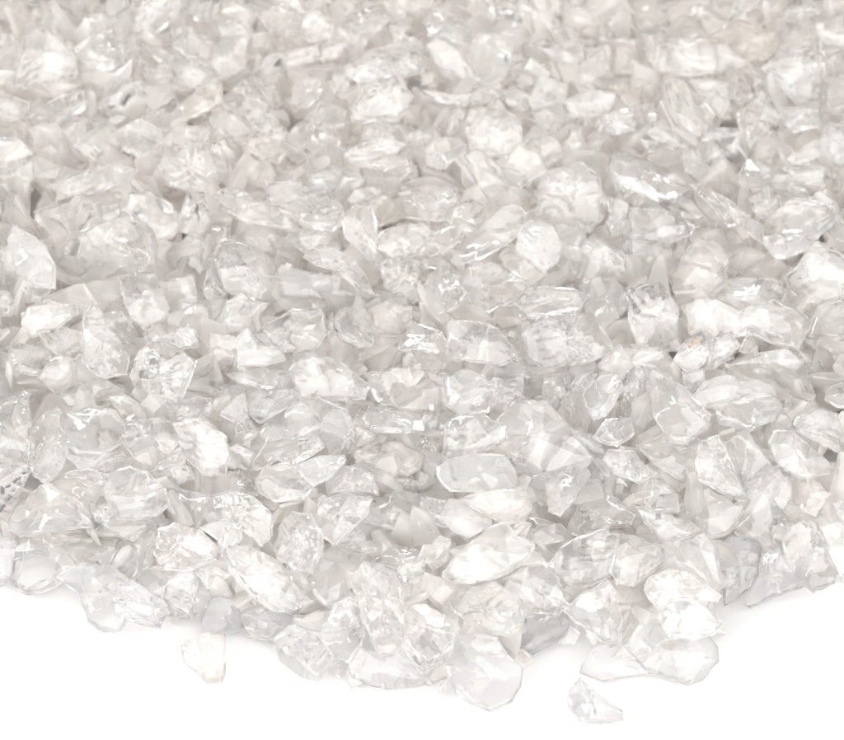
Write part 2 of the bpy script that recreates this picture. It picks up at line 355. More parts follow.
B1|280,390 300,320 380,350 490,380 490,480 400,450 300,430|m
B1|490,340 560,330 640,440 570,450 520,470 490,440|w
B1|180,600 220,560 330,500 440,500 460,600 420,660 290,660 210,630|sh|large smooth hump-shaped clear glass chip behind the gleaming-edged slab|smooth hump
B1|490,560 530,500 620,470 660,550 640,640 590,660 520,620|brh
B1|640,500 700,470 790,490 790,560 740,600 660,600|w
R2|305,680 330,645 430,630 458,665 420,720 350,725 310,705|bh|clearly outlined bean-shaped glass chip beside a yellowish gap|outlined bean
B1|680,320 720,300 840,310 830,460 760,460 700,400|r
B1|100,620 150,575 180,640 280,670 290,700 220,720 110,720|mh
B1|20,560 70,470 130,440 160,470 220,480 150,560 40,600|mb
B1|0,170 60,170 90,230 40,270 0,290|s
B1|550,60 580,20 650,10 690,40 640,65 570,75|b
B1|170,540 260,470 300,490 200,560|d
B1|300,440 380,440 440,490 330,500|d
B1|160,170 290,180 380,230 250,270 180,220|d
B1|430,600 480,520 490,600 480,700 440,660|r
B1|340,190 480,200 460,240 380,270 300,220|s
R5|365,310 370,270 420,240 480,265 500,300 470,318 400,315|wh
R5|375,330 400,310 460,322 490,350 470,380 380,365|bh
B1|560,660 640,640 740,620 720,690 600,710|d
B1|0,320 40,360 60,430 60,480 10,500 -30,420|s
B1|0,600 90,610 100,700 0,740|s
B2|165,380 210,315 280,312 350,350 420,385 380,430 310,490 240,525 205,480 170,430|bh|clear teardrop glass chip outlined by a thick bright rim|bright-rimmed teardrop
B2|5,400 30,340 100,340 160,420 185,450 130,500 60,530 30,480|bh|heart-shaped clear glass chip pointing down beside the bright-rimmed teardrop|heart-shaped chip
B2|120,300 180,220 320,90 370,80 415,120 410,180 330,240 250,290 160,330|sh|long smooth curved glass chip rising behind the bright-rimmed teardrop|long curved horn
B2|380,250 400,170 440,155 520,170 555,240 540,300 490,340 430,300|mh|milky matte round glass disc with a single tiny dot|milky round disc
B2|320,290 350,250 420,300 490,340 510,370 440,400 360,350|b
B2|100,690 120,550 180,548 300,580 350,640 360,690 300,705 180,700|sh|clear trapezoid glass block with a curved ridge, like a wedge of ice|ice-wedge block
B2|415,600 440,570 540,530 680,530 750,660 680,700 500,725 430,690|rh|large lens-shaped glass chip with finely crazed texture beside the ice-wedge block|crazed lens
B2|400,490 430,450 500,420 600,420 660,440 620,500 540,530 430,525|bh
B2|640,430 760,395 800,420 810,490 750,550 690,540 660,480|mb
B2|550,300 560,200 620,175 650,220 640,350 580,370|s
B2|650,240 700,220 800,300 810,360 720,390 640,400|s
B2|-20,170 140,165 160,220 110,270 20,300 -20,300|w
B2|0,300 70,285 160,370 150,400 100,340 20,330|s
B2|100,140 110,90 200,60 250,90 240,140 170,170 110,160|bh
R2|400,545 440,515 515,530 520,565 440,600 415,580|bh|small brilliant three-cornered glass chip with white folds behind the outlined bean|small brilliant nut
B2|740,150 780,70 820,80 810,180 760,200|b
B2|800,160 840,120 870,200 800,210|s
B2|310,490 420,420 520,400 450,450 390,490|s
B2|230,540 330,490 430,500 420,550 320,580|d
B2|0,480 60,530 190,480 190,550 90,580 0,560|d
B2|750,570 830,550 850,640 770,620|d
B2|330,580 430,550 420,600 360,640|d
B2|760,250 800,220 844,230 844,310 800,300|r
B2|800,380 844,360 844,420 810,430|d
B3|-30,430 100,400 140,440 175,500 175,570 210,630 120,660 30,650 -10,580|rh|large blocky pale glass chip with a ragged spur, behind the orange-specked chip|ragged-spurred block
B3|165,410 200,280 260,220 330,240 385,290 360,350 380,390 320,440 180,440|wh|upright glass chip with a faintly rosy speckled lower face|rosy-speckled chip
B3|300,450 350,390 440,370 560,375 605,430 590,470 430,510|sh
B3|220,480 300,450 420,510 560,460 640,500 695,560 640,660 560,640 480,600 330,610 250,580|sh|very broad rounded glass chip behind the orange-specked chip, blunt at one end|broad blunt chip
B3|525,190 570,110 640,80 810,95 790,150 740,190 720,250 620,310 580,310 540,250|bh|large helmet-shaped glass chip with a dazzling white streak across its top|white-streaked helmet
B3|620,370 660,330 720,250 790,260 844,360 840,430 770,460 690,455 640,410|bh
B3|720,610 750,490 844,460 870,620|s
B3|230,0 290,10 380,60 460,120 440,150 380,165 310,80|bh|rod-like glass chip lying aslant, glittering along its length|glittering rod
B3|0,100 110,90 180,130 240,160 220,190 130,220 0,220|bh
B3|150,90 190,40 240,70 290,130 240,170 190,140|s
B3|340,230 420,170 480,200 470,270 400,270|d
B3|390,290 540,290 480,360 420,330|d
B3|0,230 140,225 150,280 30,320 0,340|s
B3|0,370 150,290 190,300 120,380 0,420|d
B3|190,200 330,150 330,190 290,220|d
B3|560,0 680,10 700,50 600,80 580,40|w
B3|690,60 770,10 785,70 740,80|b
B3|470,60 540,10 580,60 560,130 500,130|s
B3|430,150 470,130 530,170 520,240 470,200|s
B3|780,200 810,120 860,60 870,260 800,240|b
B3|170,700 200,640 270,600 310,650 280,710 220,735|of|glass chip carrying a small rust-orange speck|orange-specked chip
B3|300,660 350,590 390,640 400,690 330,720|b
B3|430,670 460,590 500,650 490,680|b
B3|370,720 480,680 600,665 665,710 640,740 520,760 400,750|s
B3|650,660 760,720 720,760 640,740|d
B3|580,380 680,470 720,520 700,560 640,490|d
B3|700,640 844,630 844,720 760,700|d
A0|60,330 90,180 160,115 220,160 300,240 290,310 180,340 100,340|bh|large hill-shaped glass chip with a bright star-like glint near its peak, toward the back|star-glint hill
A0|310,210 380,150 450,125 485,180 490,250 400,285 340,260|rh
A0|520,110 550,50 620,0 720,20 690,80 600,150 540,145|bh
A0|420,10 520,0 520,60 490,95 440,70|s
A0|570,190 640,195 690,240 695,280 620,240|s
A0|690,110 760,115 844,180 840,240 750,230 700,190|s
A0|700,260 740,235 810,250 844,290 800,350 720,330|r
A0|100,470 180,420 330,370 390,370 350,430 280,470 160,490|b
A0|400,420 480,330 560,320 570,370 500,440 430,430|k|glass chip holding a slanting dark mirror slash, toward the back|dark mirror slash
A0|250,530 330,480 440,510 460,600 380,650 300,600|s
A0|460,530 560,480 640,520 640,600 560,630 500,600|rh
A0|590,460 700,400 730,470 700,530 640,520|s
A0|200,740 300,700 400,660 480,655 530,690 480,740 400,770 280,780|bh|long glass shard arching like a white bridge above the crumpled brilliant chip|white-arched shard
A0|10,740 60,690 130,650 130,720 90,750|b
R1|510,300 560,245 620,235 625,285 570,320 520,340|yh|dull tan brownish glass chip among clear ones toward the back|tan dull chip
A0|120,660 160,630 240,670 220,710 150,710|s
A0|-20,380 60,390 110,410 90,470 -20,480|b
A0|160,110 180,50 230,50 270,130 290,190 230,160|s
A0|290,180 280,20 330,10 330,170|s
A0|330,150 340,70 420,70 430,130 370,150|w
A0|-20,150 40,140 70,190 40,270 -20,280|b
A0|-20,280 50,290 60,350 -20,370|d
A0|110,510 230,500 270,600 200,640 150,590|w
A0|-20,560 70,570 130,620 90,680 -20,700|s
A0|540,140 640,130 680,180 570,190|d
A0|490,160 540,150 550,250 500,260|s
A0|580,240 680,290 690,330 610,350 580,300|w
A0|570,360 680,340 700,390 600,440|d
A0|340,490 430,450 500,470 440,520 360,520|m
A0|730,20 844,0 844,90 790,80|s
A0|-20,20 150,20 150,60 -20,110|d
A0|660,590 700,520 820,500 844,560 800,570 730,595|b
A0|130,360 230,340 330,340 220,390 140,410|d
A0|300,280 420,290 560,270 540,320 400,340 310,330|d
A1|40,110 90,75 150,95 165,140 110,170 50,150|bh|round-headed glass chip like a small cap, toward the back|small round cap
A1|0,200 50,160 140,160 130,270 60,310 0,290|s
A1|360,100 380,50 430,40 490,90 480,150 400,160 370,140|sh|smooth pebble-like pale glass chip near the back, beside a double glint|pale pebble
A1|500,130 560,60 680,20 720,70 650,130 600,200 540,180|bh|large glass chip near the back with two brilliant white glints|double-glint chip
A1|200,60 280,20 335,60 330,110 240,130|b
A1|640,20 750,20 780,60 720,85 660,60|b
A1|540,260 590,210 720,190 830,200 840,290 720,310 620,330 550,310|rh|wide rounded glass chip with knobbly rim behind the black-dusted peak|knobbly wide chip
A1|720,110 780,90 844,170 830,230 740,190|s
A1|560,440 620,340 730,310 800,390 750,480 650,470 580,480|bh|glass peak dusted with fine dark glitter on its crest|black-dusted peak
A1|320,420 330,340 400,300 460,330 430,390 380,440|bh
A1|50,400 130,320 180,370 230,430 150,470 70,440|b
A1|130,450 200,440 300,520 310,570 250,560 170,510|brh
A1|0,460 70,450 150,530 90,565 20,520|s
A1|120,580 170,530 240,560 310,610 280,660 210,640|yh|yellowish straw-tinted glass chip behind the level-lined pinkish chip|straw-tinted chip
A1|310,600 340,530 410,490 430,510 390,580 330,640|s
A1|420,510 480,500 530,600 520,680 430,660 400,590|w
A1|530,610 600,570 610,500 660,480 740,520 780,570 740,610 620,640 550,650|bh
A1|150,310 250,220 420,190 430,230 300,270 160,320|wk|slim pinkish glass rod with a short dark fleck, toward the back|dark-flecked slim rod
A1|160,320 270,320 290,400 250,430 200,370|s
A1|480,340 500,290 540,320 560,400 500,390|b
A1|400,700 480,695 560,690 640,740 400,760|s
A1|150,720 170,640 230,650 270,720 200,750|d
A1|0,580 50,560 90,620 70,680 0,680|b
A1|290,740 310,670 400,660 390,740|d
A1|640,640 780,620 810,690 740,740 670,700|w
A1|400,470 440,410 530,440 530,500 450,520|s
A1|780,540 844,520 850,580 770,590|s
A1|160,160 280,140 350,180 240,210 170,200|d
A1|430,200 470,160 540,180 500,230 440,240|b
A1|350,0 450,0 450,60 390,40|s
A1|0,20 160,20 200,60 50,80|d
A1|760,440 844,420 844,500 770,490|d
A2|30,190 60,165 130,190 220,300 235,350 150,330 80,290|sh|leaf-shaped glass chip leaning diagonally, with a bright midrib|leaf-shaped chip
A2|10,80 60,20 130,50 185,130 190,200 120,180 30,140|bh
A2|200,210 240,150 310,140 360,220 330,300 260,345 210,290|kh|round-shouldered glass chip with a tiny black-and-white glint on its side|black-and-white glint chip
A2|300,110 310,40 430,70 440,130 370,200 320,150|s
A2|180,30 240,10 300,50 300,100 230,90|s
A2|430,40 480,10 520,70 480,100 430,70|s
A2|440,180 500,160 600,220 640,260 560,250 480,210|b
A2|520,110 590,100 650,200 650,250 580,180|s
A2|360,270 440,250 500,270 450,350 390,330|b
A2|430,410 470,310 580,330 570,390 450,440|mh|cloudy white glass chip like a snowball, toward the back|cloudy snowball
A2|180,480 200,440 320,430 390,500 400,570 340,620 200,620|brh|six-sided faceted glass chip with radiating ribs and a sharp straight base|six-sided ribbed chip
A2|30,360 130,380 270,355 310,390 220,420 90,410|b
A2|320,370 370,350 430,390 410,440 350,420|b
A2|0,500 75,510 60,550 0,580|s
A2|10,600 60,550 150,550 180,600 100,680 20,660|bh
R2|555,460 590,440 640,470 720,590 690,600 620,570|s
A2|320,680 390,590 460,620 490,690 400,740|s
A2|400,570 450,510 530,560 560,620 500,660 420,600|s
A2|580,400 660,370 760,390 740,450 600,460|m
A2|700,500 720,450 844,450 844,520 740,530|r
R3|190,250 240,225 275,220 270,300 235,300 215,270|ybh|small glass chip with a golden gleam, toward the back|golden-gleam chip
R3|185,480 195,435 230,430 280,480 400,530 360,560 280,570 210,545|bh|drooping glass chip with a bright knuckled end, like a bent thumb|bent-thumb chip
R3|-10,500 60,470 110,455 155,500 160,600 130,650 30,620 -10,600|rh|round clear globe-like glass chip with bubbly sparkle at its base|bubbly globe
A2|450,460 500,440 580,490 560,520 470,510|b
A2|590,530 640,520 640,590 590,600|b
A2|660,580 700,540 730,560 690,610|y
A2|560,60 640,40 720,80 780,170 740,180 640,120|d
A2|780,190 844,210 844,300 770,290|d
A2|640,30 760,10 840,60 740,80|d
A2|0,290 50,290 40,330 0,340|d
A2|130,440 170,430 150,540 100,530|b
A2|640,260 720,200 760,320 700,360 620,330|w
A2|660,640 750,640 740,700 680,680|d
A3|70,240 90,200 160,160 270,160 330,190 325,280 220,290 110,285|bh|capsule-shaped rounded glass chip with sparkles inside, toward the back|capsule chip
A3|340,185 400,195 470,250 460,280 340,290|s
A3|520,275 620,220 740,190 760,300 740,400 660,390 600,350|bh|large glass chip with a sharp beak pointing sideways, toward the back|sharp-beaked chip
A3|570,220 620,140 720,90 740,130 670,200 600,230|s
A3|120,330 180,310 240,370 320,460 290,540 230,560 140,440|sh|tall leaning glass wedge beside a brilliant white V-shaped glint|leaning tall wedge
A3|230,330 370,330 385,430 350,465 290,400|mb|glass chip lit by a brilliant white V-shaped glint|white-V chip
A3|380,340 470,325 480,370 430,420 390,400|s
A3|420,460 520,360 560,420 600,480 560,560 460,610 430,540|bh|neat glass pyramid with a clear peaked top, behind the white-bar chip|neat back pyramid
A3|270,570 320,515 420,510 425,535 330,560|mh|glass sliver shining as a curved white bar|white-bar sliver
A3|240,600 320,545 430,540 450,640 380,660 300,650|s
A3|40,530 120,480 230,600 150,590|s
A3|0,430 60,420 100,430 90,480 30,495|b
A3|590,430 740,440 740,510 640,530 600,490|sh
A3|480,620 560,570 600,600 540,640|d
A3|610,640 700,570 745,560 745,630 660,665|bh
A3|750,640 790,520 844,490 870,660 800,690|r
A3|745,260 800,190 870,220 870,330 760,320|w
A3|760,330 870,330 870,440 780,440|wb
A3|440,700 470,640 530,670 640,680 740,690 740,740 460,750|s
A3|160,120 270,120 290,150 160,160|d
A3|40,130 120,130 130,170 70,220 30,190|b
A3|390,20 480,0 500,20 430,60 390,50|m
A3|590,40 760,20 800,40 760,70 620,80|s
A3|300,150 420,90 560,150 560,210 480,250 400,190|y|large dim tan glass chip sunk behind the capsule chip|sunken tan chip
A3|280,80 400,90 380,120 300,140|d
A3|140,30 270,20 290,70 150,110|d
A3|740,130 844,120 844,200 790,190|s
A3|200,610 240,600 310,680 260,720 210,680|s
A3|30,560 110,570 90,610 60,600|b
A3|0,620 60,640 140,690 60,730 0,730|b
A3|590,600 630,650 590,680|b
A3|0,250 80,300 100,400 0,410|d
A3|0,20 120,10 140,100 20,110|d
A3|470,270 540,290 560,340 490,360|s
A3|520,20 580,30 590,120 530,160|d
S1|620,210 660,190 810,200 830,215 760,260 690,260|s
S1|500,200 600,150 640,180 560,230|d
S1|150,110 240,90 220,160 170,200 110,170|s
S2|490,115 620,115 600,150 500,150|d
S2|600,140 640,110 720,120 740,170 690,190 640,160|b
S2|720,150 830,130 844,200 730,220|d
S2|270,150 360,135 380,220 300,230|s
S2|0,200 50,205 60,240 0,260|d
S3|180,100 220,75 330,85 370,140 340,170 200,165 160,130|s
S3|60,150 130,130 150,170 90,230 60,200|s
S3|380,100 470,70 520,40 540,80 430,180 400,190|b
S3|600,190 700,130 780,130 740,200 650,210|d
S3|0,150 50,140 60,210 0,250|s
S3|730,70 844,60 844,150 790,150|d
V1|185,440 240,400 260,480 240,530 190,510|d
V1|180,240 285,245 280,320 190,315|s
V1|180,530 250,540 260,620 190,600|s
N1|540,40 610,20 640,60 600,110|d
N2|0,100 70,85 110,120 60,150 0,150|s
N2|350,140 400,130 500,180 490,200 440,200 370,190|s
N2|250,150 330,130 370,190 310,215 280,190|y
N2|110,70 200,60 260,80 240,110 120,110|m
N3|180,150 220,130 230,180 190,230|b
"""

def area2(p):
    x, y = p[:, 0], p[:, 1]
    return 0.5 * np.sum(x * np.roll(y, -1) - np.roll(x, -1) * y)
def centroid(p):
    x, y = p[:, 0], p[:, 1]; x1, y1 = np.roll(x, -1), np.roll(y, -1)
    c = x * y1 - x1 * y; a = c.sum() / 2
    return np.array((((x + x1) * c).sum(), ((y + y1) * c).sum())) / (6 * a)
def resample(p, n):
    q = np.vstack([p, p[:1]]); d = np.r_[0, np.cumsum(np.linalg.norm(np.diff(q, axis=0), axis=1))]
    t = np.linspace(0, d[-1], n, endpoint=False)
    return np.c_[np.interp(t, d, q[:, 0]), np.interp(t, d, q[:, 1])]
def chaikin(p, k=.18):
    a = p * (1 - k) + np.roll(p, -1, 0) * k; b = p * k + np.roll(p, -1, 0) * (1 - k)
    return np.stack([a, b], 1).reshape(-1, 2)

def shell(outline, rng, T, kind, nfac=None):
    """Half of a conchoidally broken chip over OUTLINE points: a height for every radial ring."""
    o = outline; r = math.sqrt(abs(area2(o)) / math.pi)
    S = RINGS
    P = (o[None] * S[:, None, None])                       # centred on 0
    H = np.full(P.shape[:2], 1e9)
    nf = nfac or rng.integers(3, 7)
    th0 = rng.uniform(0, 6.283)
    for k in range(nf):
        th = th0 + 6.283 * (k + rng.uniform(-.35, .35)) / nf
        dr = np.array((math.cos(th), math.sin(th)))
        sup = (o @ dr).max()
        inward = sup - P @ dr
        side = P @ np.array((-dr[1], dr[0]))
        m = rng.uniform(.35, 1.25) * T / r
        c = rng.uniform(-.08, .55) * T / r ** 2            # + hollow scoop, - bulge
        h = rng.uniform(.0, .22) * T + m * inward + c * (inward - sup * .8) ** 2 * .5 + rng.uniform(-.05, .2) * T / r ** 2 * side ** 2
        H = np.minimum(H, h)
    g = rng.normal(0, .22, 2) * T / r
    top = T * rng.uniform(.62, .95) + P @ g + rng.uniform(-.08, .4) * T / r ** 2 * ((P - rng.normal(0, .4, 2) * r) ** 2).sum(-1)
    H = np.minimum(H, top)
    # ripples running out from a point of impact, and soft lumpiness
    q = rng.normal(0, 1, 2); q = q / np.linalg.norm(q) * r * rng.uniform(.5, 1.1)
    dq = np.linalg.norm(P - q, axis=-1)
    amp = {'r': .020, 'b': .008, 's': .003}.get(kind, .006) * r
    H += amp * np.sin(dq / r * rng.uniform(14, 26)) * np.exp(-(dq / r / 1.3) ** 2)
    if kind in 'rb':                                        # hackle lines fanning out
        an = np.arctan2(P[..., 1] - q[1], P[..., 0] - q[0])
        H += (.012 if kind == 'r' else .005) * r * np.sin(an * rng.uniform(22, 40)) * np.exp(-((dq / r - 1) / .7) ** 2)
    for _ in range(3):
        f = rng.normal(0, 2.2, 2) / r
        H += rng.normal(0, .012) * T * np.sin(P @ f + rng.uniform(0, 6.28))
    H = np.maximum(H, .03 * T)
    rim = (1 - S ** 28) ** .5
    return P, H * rim[:, None]
RINGS = np.array((1.0, .985, .94, .87, .78, .68, .57, .46, .35, .24, .12))

def chip_verts(poly2, rng, kind, thick, n=52, ragged_=1.0):
    """Closed chip over a 2D outline (metres, centred). Returns verts (u, v, w) and faces."""
    global RINGS
    r = math.sqrt(abs(area2(poly2)) / math.pi)
    o = resample(poly2, n)
    for q in poly2:                                         # keep the broken corners sharp
        o[np.linalg.norm(o - q, axis=1).argmin()] = q
    # ragged broken edge
    t = np.arange(n) / n * 6.283; rad = np.ones(n)
    for f in (5, 9, 14, 21):
        rad += ragged_ * rng.normal(0, .014 if f < 10 else .012) * np.sin(f * t + rng.uniform(0, 6.28))
    o = o * rad[:, None]
    Tf, Tb = thick * r * rng.uniform(.75, 1.15), thick * r * rng.uniform(.6, 1.0)
    Pf, Hf = shell(o, rng, Tf, kind); Pb, Hb = shell(o, rng, Tb, kind)
    # the rim wanders up and down
    g = rng.normal(0, .16, 2); wob = (Pf @ g) + .10 * r * np.sin(2 * np.arctan2(Pf[..., 1], Pf[..., 0]) + rng.uniform(0, 6.28)) * (RINGS[:, None] ** 2)
    nr = len(RINGS)
    vf = np.concatenate([Pf, (Hf + wob)[..., None]], -1).reshape(-1, 3)
    vb = np.concatenate([Pb[1:], (-Hb + wob)[1:, :, None]], -1).reshape(-1, 3)
    cf = vf[-n:].mean(0, keepdims=True); cb = vb[-n:].mean(0, keepdims=True)
    V = np.vstack([vf, vb, cf, cb]); F = []
    for k in range(nr - 1):
        for i in range(n):
            j = (i + 1) % n; F.append((k * n + i, k * n + j, (k + 1) * n + j, (k + 1) * n + i))
    ic = nr * n + (nr - 1) * n
    F += [((nr - 1) * n + i, (nr - 1) * n + (i + 1) % n, ic) for i in range(n)]
    b0 = nr * n
    for i in range(n):
        j = (i + 1) % n; F.append((j, i, b0 + i, b0 + j))
    for k in range(nr - 2):
        for i in range(n):
            j = (i + 1) % n; F.append((b0 + k * n + j, b0 + k * n + i, b0 + (k + 1) * n + i, b0 + (k + 1) * n + j))
    F += [(b0 + (nr - 2) * n + (i + 1) % n, b0 + (nr - 2) * n + i, ic + 1) for i in range(n)]
    return V, F

def mesh_of(name, V, F, mats, idx=None, sharp=24):
    me = bpy.data.meshes.new(name); me.from_pydata(V.tolist() if hasattr(V, 'tolist') else V, [], F)
    for m in mats: me.materials.append(m)
    me.polygons.foreach_set('use_smooth', np.ones(len(me.polygons), bool))
    if idx is not None: me.polygons.foreach_set('material_index', np.asarray(idx, dtype=np.int32))
    me.update()
    if sharp: me.set_sharp_from_angle(angle=math.radians(sharp))
    return me

# ------------------------------------------------------------------ ground
me = bpy.data.meshes.new('ground')
gx = [-3, -.6, 0, .6, 3]; gv = [(x, y, 0) for y in gx for x in gx]
me.from_pydata(gv, [], [(j * 5 + i, j * 5 + i + 1, j * 5 + i + 6, j * 5 + i + 5) for j in range(4) for i in range(4)])
me.materials.append(M_GROUND)
ground = bpy.data.objects.new('ground', me); COL.objects.link(ground); ground['kind'] = 'structure'

# ------------------------------------------------------------------ read the chips
chips = []
for ln in DATA.strip().splitlines():
    f = ln.split('|')
    x0, y0, s = TILES[f[0]]
    p = np.array([[float(a) for a in q.split(',')] for q in f[1].split()]) / s + (x0, y0)
    for ax, lim in ((0, IMG_W), (1, IMG_H)):               # chips cut by the frame carry on past it
        p[p[:, ax] < 3, ax] -= 22; p[p[:, ax] > lim - 3, ax] += 22
    if area2(p) < 0: p = p[::-1]
    chips.append(dict(p=p, fl=f[2], label=f[3] if len(f) > 3 else None, short=f[4] if len(f) > 4 else None,
                      a=area2(p), c=centroid(p), n=len(chips)))
for c in chips:                                             # how much of it lies inside the frame
    q = np.clip(c['p'], (0, 0), (IMG_W, IMG_H)); c['vis'] = abs(area2(q)) * (.6 if 'd' in c['fl'] else 1)
order = sorted(chips, key=lambda c: (c['label'] is None, -c['vis']))
single = {c['n'] for c in order[:300]}

# flecks: chip short name -> (photo x, y, half-length, half-width, angle, material)
FLECKS = {
    'dark mirror-flecked chip': [(3, 491, 6.5, 2.3, 1.3, 'd'), (9, 486, 4, 1.3, -.5, 'd'), (17, 480, 6, 1.7, -.9, 'd'), (25, 473, 4, 1.2, -.6, 'd'), (3, 507, 6, 2.0, -1.0, 'd'), (10, 498, 4, 1.4, -.8, 'd'), (14, 491, 3, 1.0, -1.0, 'd'), (21, 484, 2.5, .9, -.6, 'd')],
    'black-flecked chip': [(190, 196, 4, 1.2, 1.4, 'd'), (197, 209, 6, 2.0, 1.3, 'd'), (199, 218, 4, 1.2, 1.6, 'd')],
    'dark mirror slash': [(126, 99, 12, 2.6, -1.0, 'd'), (112, 107, 4, 1.0, -.4, 'd')],
    'dark-flecked slim rod': [(277, 64, 6.5, 2.0, -.95, 'd')],
    'black-and-white glint chip': [(506, 59, 4.5, 1.4, 1.5, 'd')],
    'white-streaked spire': [(734, 501, 4.2, 2.4, -.2, 'd')],
    'black-dusted peak': [(374, 91, 3, 1.2, -.8, 'd'), (377, 86, 2, .8, .4, 'd'), (371, 97, 2, .8, -.6, 'd')],
    'orange-specked chip': [(697, 341, 4.5, 1.9, -.3, 'o'), (690.5, 344.5, 2, 1.2, .8, 'o')],
    'amber-specked chip': [(486, 502, 3, 1.6, .8, 'a'), (485.5, 520.5, 1.5, 1, .1, 'a')],
    'milky round disc': [(544.5, 251, 1.0, .9, 0, 'd')],
}

def material_for(fl):
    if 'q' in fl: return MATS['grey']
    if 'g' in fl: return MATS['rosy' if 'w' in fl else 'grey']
    if 'y' in fl: return MATS['tan']
    if 'w' in fl: return MATS['warm']
    if 'm' in fl: return MATS['milky']
    if 'd' in fl: return MATS['dim']
    if 'r' in fl: return MATS['ridged']
    if 'b' in fl: return MATS['bright']
    if 's' in fl: return MATS['smooth']
    return MATS['clear']

def place_chip(c):
    """Shape and stand of one chip: its outline laid out in its own tilted plane on the heap's skin."""
    rng = np.random.default_rng(1000 + c['n'])
    fl = c['fl']; kind = 'r' if 'r' in fl else 'b' if 'b' in fl else 's' if ('s' in fl or 'm' in fl) else 'n'
    px, py = c['c']
    Q, h, s = surf(px, py)
    r_px = math.sqrt(c['a'] / math.pi)
    d = ray(px, py)
    dist = np.linalg.norm(Q - C)
    r = r_px * K * dist
    lift = .0065 if 'h' in fl else .0; lift -= .008 if 'd' in fl else 0
    lift += .005 if (c['short'] or '') in FLECKS else 0
    lift += rng.uniform(-.0015, .0015)
    up = np.array((0, 0, 1.)); view = -d
    n = view * .75 + up * .45 + np.r_[rng.normal(0, .20, 2), 0]
    n /= np.linalg.norm(n)
    thick = rng.uniform(.50, .78) if kind != 's' else rng.uniform(.42, .62)
    if 'g' in fl:                                           # lies on the white ground
        pb = c['p'][c['p'][:, 1].argmax()]
        G = hit_z(px, pb[1], .0)                            # touches the ground under its lowest pixel
        Q = C + d * (np.linalg.norm(G - C) * .995 - r * .15)
    else:
        Q = Q + view * lift
    u = np.cross(up, n); u /= np.linalg.norm(u); v = np.cross(n, u)
    P3 = []
    for a, b in c['p']:
        dd = ray(a, b); t = np.dot(Q - C, n) / np.dot(dd, n); P3.append(C + dd * t - Q)
    P3 = np.array(P3); p2 = np.c_[P3 @ u, P3 @ v]
    if area2(p2) < 0: p2 = p2[::-1]
    cc = centroid(p2); p2 = (p2 - cc) * (1.03 if 'g' in fl else 1.09 if 'h' in fl else 1.14)
    V, F = chip_verts(p2, rng, kind, thick, ragged_=.5 if 'g' in fl else 1.0)
    V = V[:, :1] * u + V[:, 1:2] * v + V[:, 2:] * n
    Q = Q + u * cc[0] + v * cc[1]
    low = (Q[2] + V[:, 2].min())
    if low < 0.0004: Q = Q + np.array((0, 0, .0004 - low)) if low > -.004 else Q + view * ((.0004 - low) / view[2])
    return Q, V, F, n, u, v, r

# ------------------------------------------------------------------ words for the labels
marks = [c for c in chips if c['short']]
sizes = np.quantile([c['vis'] for c in chips if c['n'] in single], (.25, .55, .85))
def looks(c):
    p = c['p'] - c['c']; ev, vec = np.linalg.eigh(np.cov(resample(c['p'], 80).T))
    asp = math.sqrt(ev[1] / max(ev[0], 1e-6)); ang = math.degrees(math.atan2(-vec[1, 1], vec[0, 1])) % 180
    size = ('tiny', 'small', 'mid-sized', 'large')[int(np.searchsorted(sizes, c['vis']))]
    fl = c['fl']
    fin = 'half-buried dull' if 'd' in fl else 'milky' if 'm' in fl else 'rosy' if 'w' in fl else 'straw-tinted' if 'y' in fl else \
        'ridged' if 'r' in fl else 'sparkling' if 'b' in fl else 'smooth'
    circ = 4 * math.pi * c['a'] / (np.linalg.norm(np.roll(c['p'], -1, 0) - c['p'], axis=1).sum() ** 2)
    k = len(c['p'])
    shape = 'sliver' if asp > 2.3 else 'triangle' if k == 3 else 'splinter' if circ < .58 else 'oblong chip' if asp > 1.65 else \
        'four-sided chip' if k == 4 else 'rounded chip' if circ > .82 else 'angular chip'
    pose = ''
    if asp > 1.45: pose = 'lying level' if (ang < 25 or ang > 155) else 'standing upright' if 65 < ang < 115 else 'slanting'
    return size, fin, shape, pose
used = set(m['label'].lower() for m in marks)
def auto_label(c):
    size, fin, shape, pose = looks(c)
    near = sorted(marks, key=lambda m: np.hypot(*(m['c'] - c['c'])))
    for m in near[:7]:
        dx, dy = c['c'] - m['c']; R = math.sqrt(m['a'] / math.pi) + math.sqrt(c['a'] / math.pi)
        far = np.hypot(dx, dy) > 1.5 * R
        if abs(dx) > abs(dy) * 2.2: rel = 'on the ' + ('right' if dx > 0 else 'left') + ' of'
        elif abs(dy) > abs(dx) * 2.2: rel = 'in front of' if dy > 0 else 'behind'
        else: rel = ('in front and ' if dy > 0 else 'behind and ') + ('right' if dx > 0 else 'left') + ' of'
        lab = f"{size} {fin} glass {shape} {pose} {'some way' if far else 'just'} {rel} the {m['short']}".replace('  ', ' ')
        if len(lab.split()) > 16: lab = lab.replace(pose + ' ', '')
        if lab.lower() not in used and len(lab.split()) <= 16:
            used.add(lab.lower()); return lab
    used.add(lab.lower()); return lab

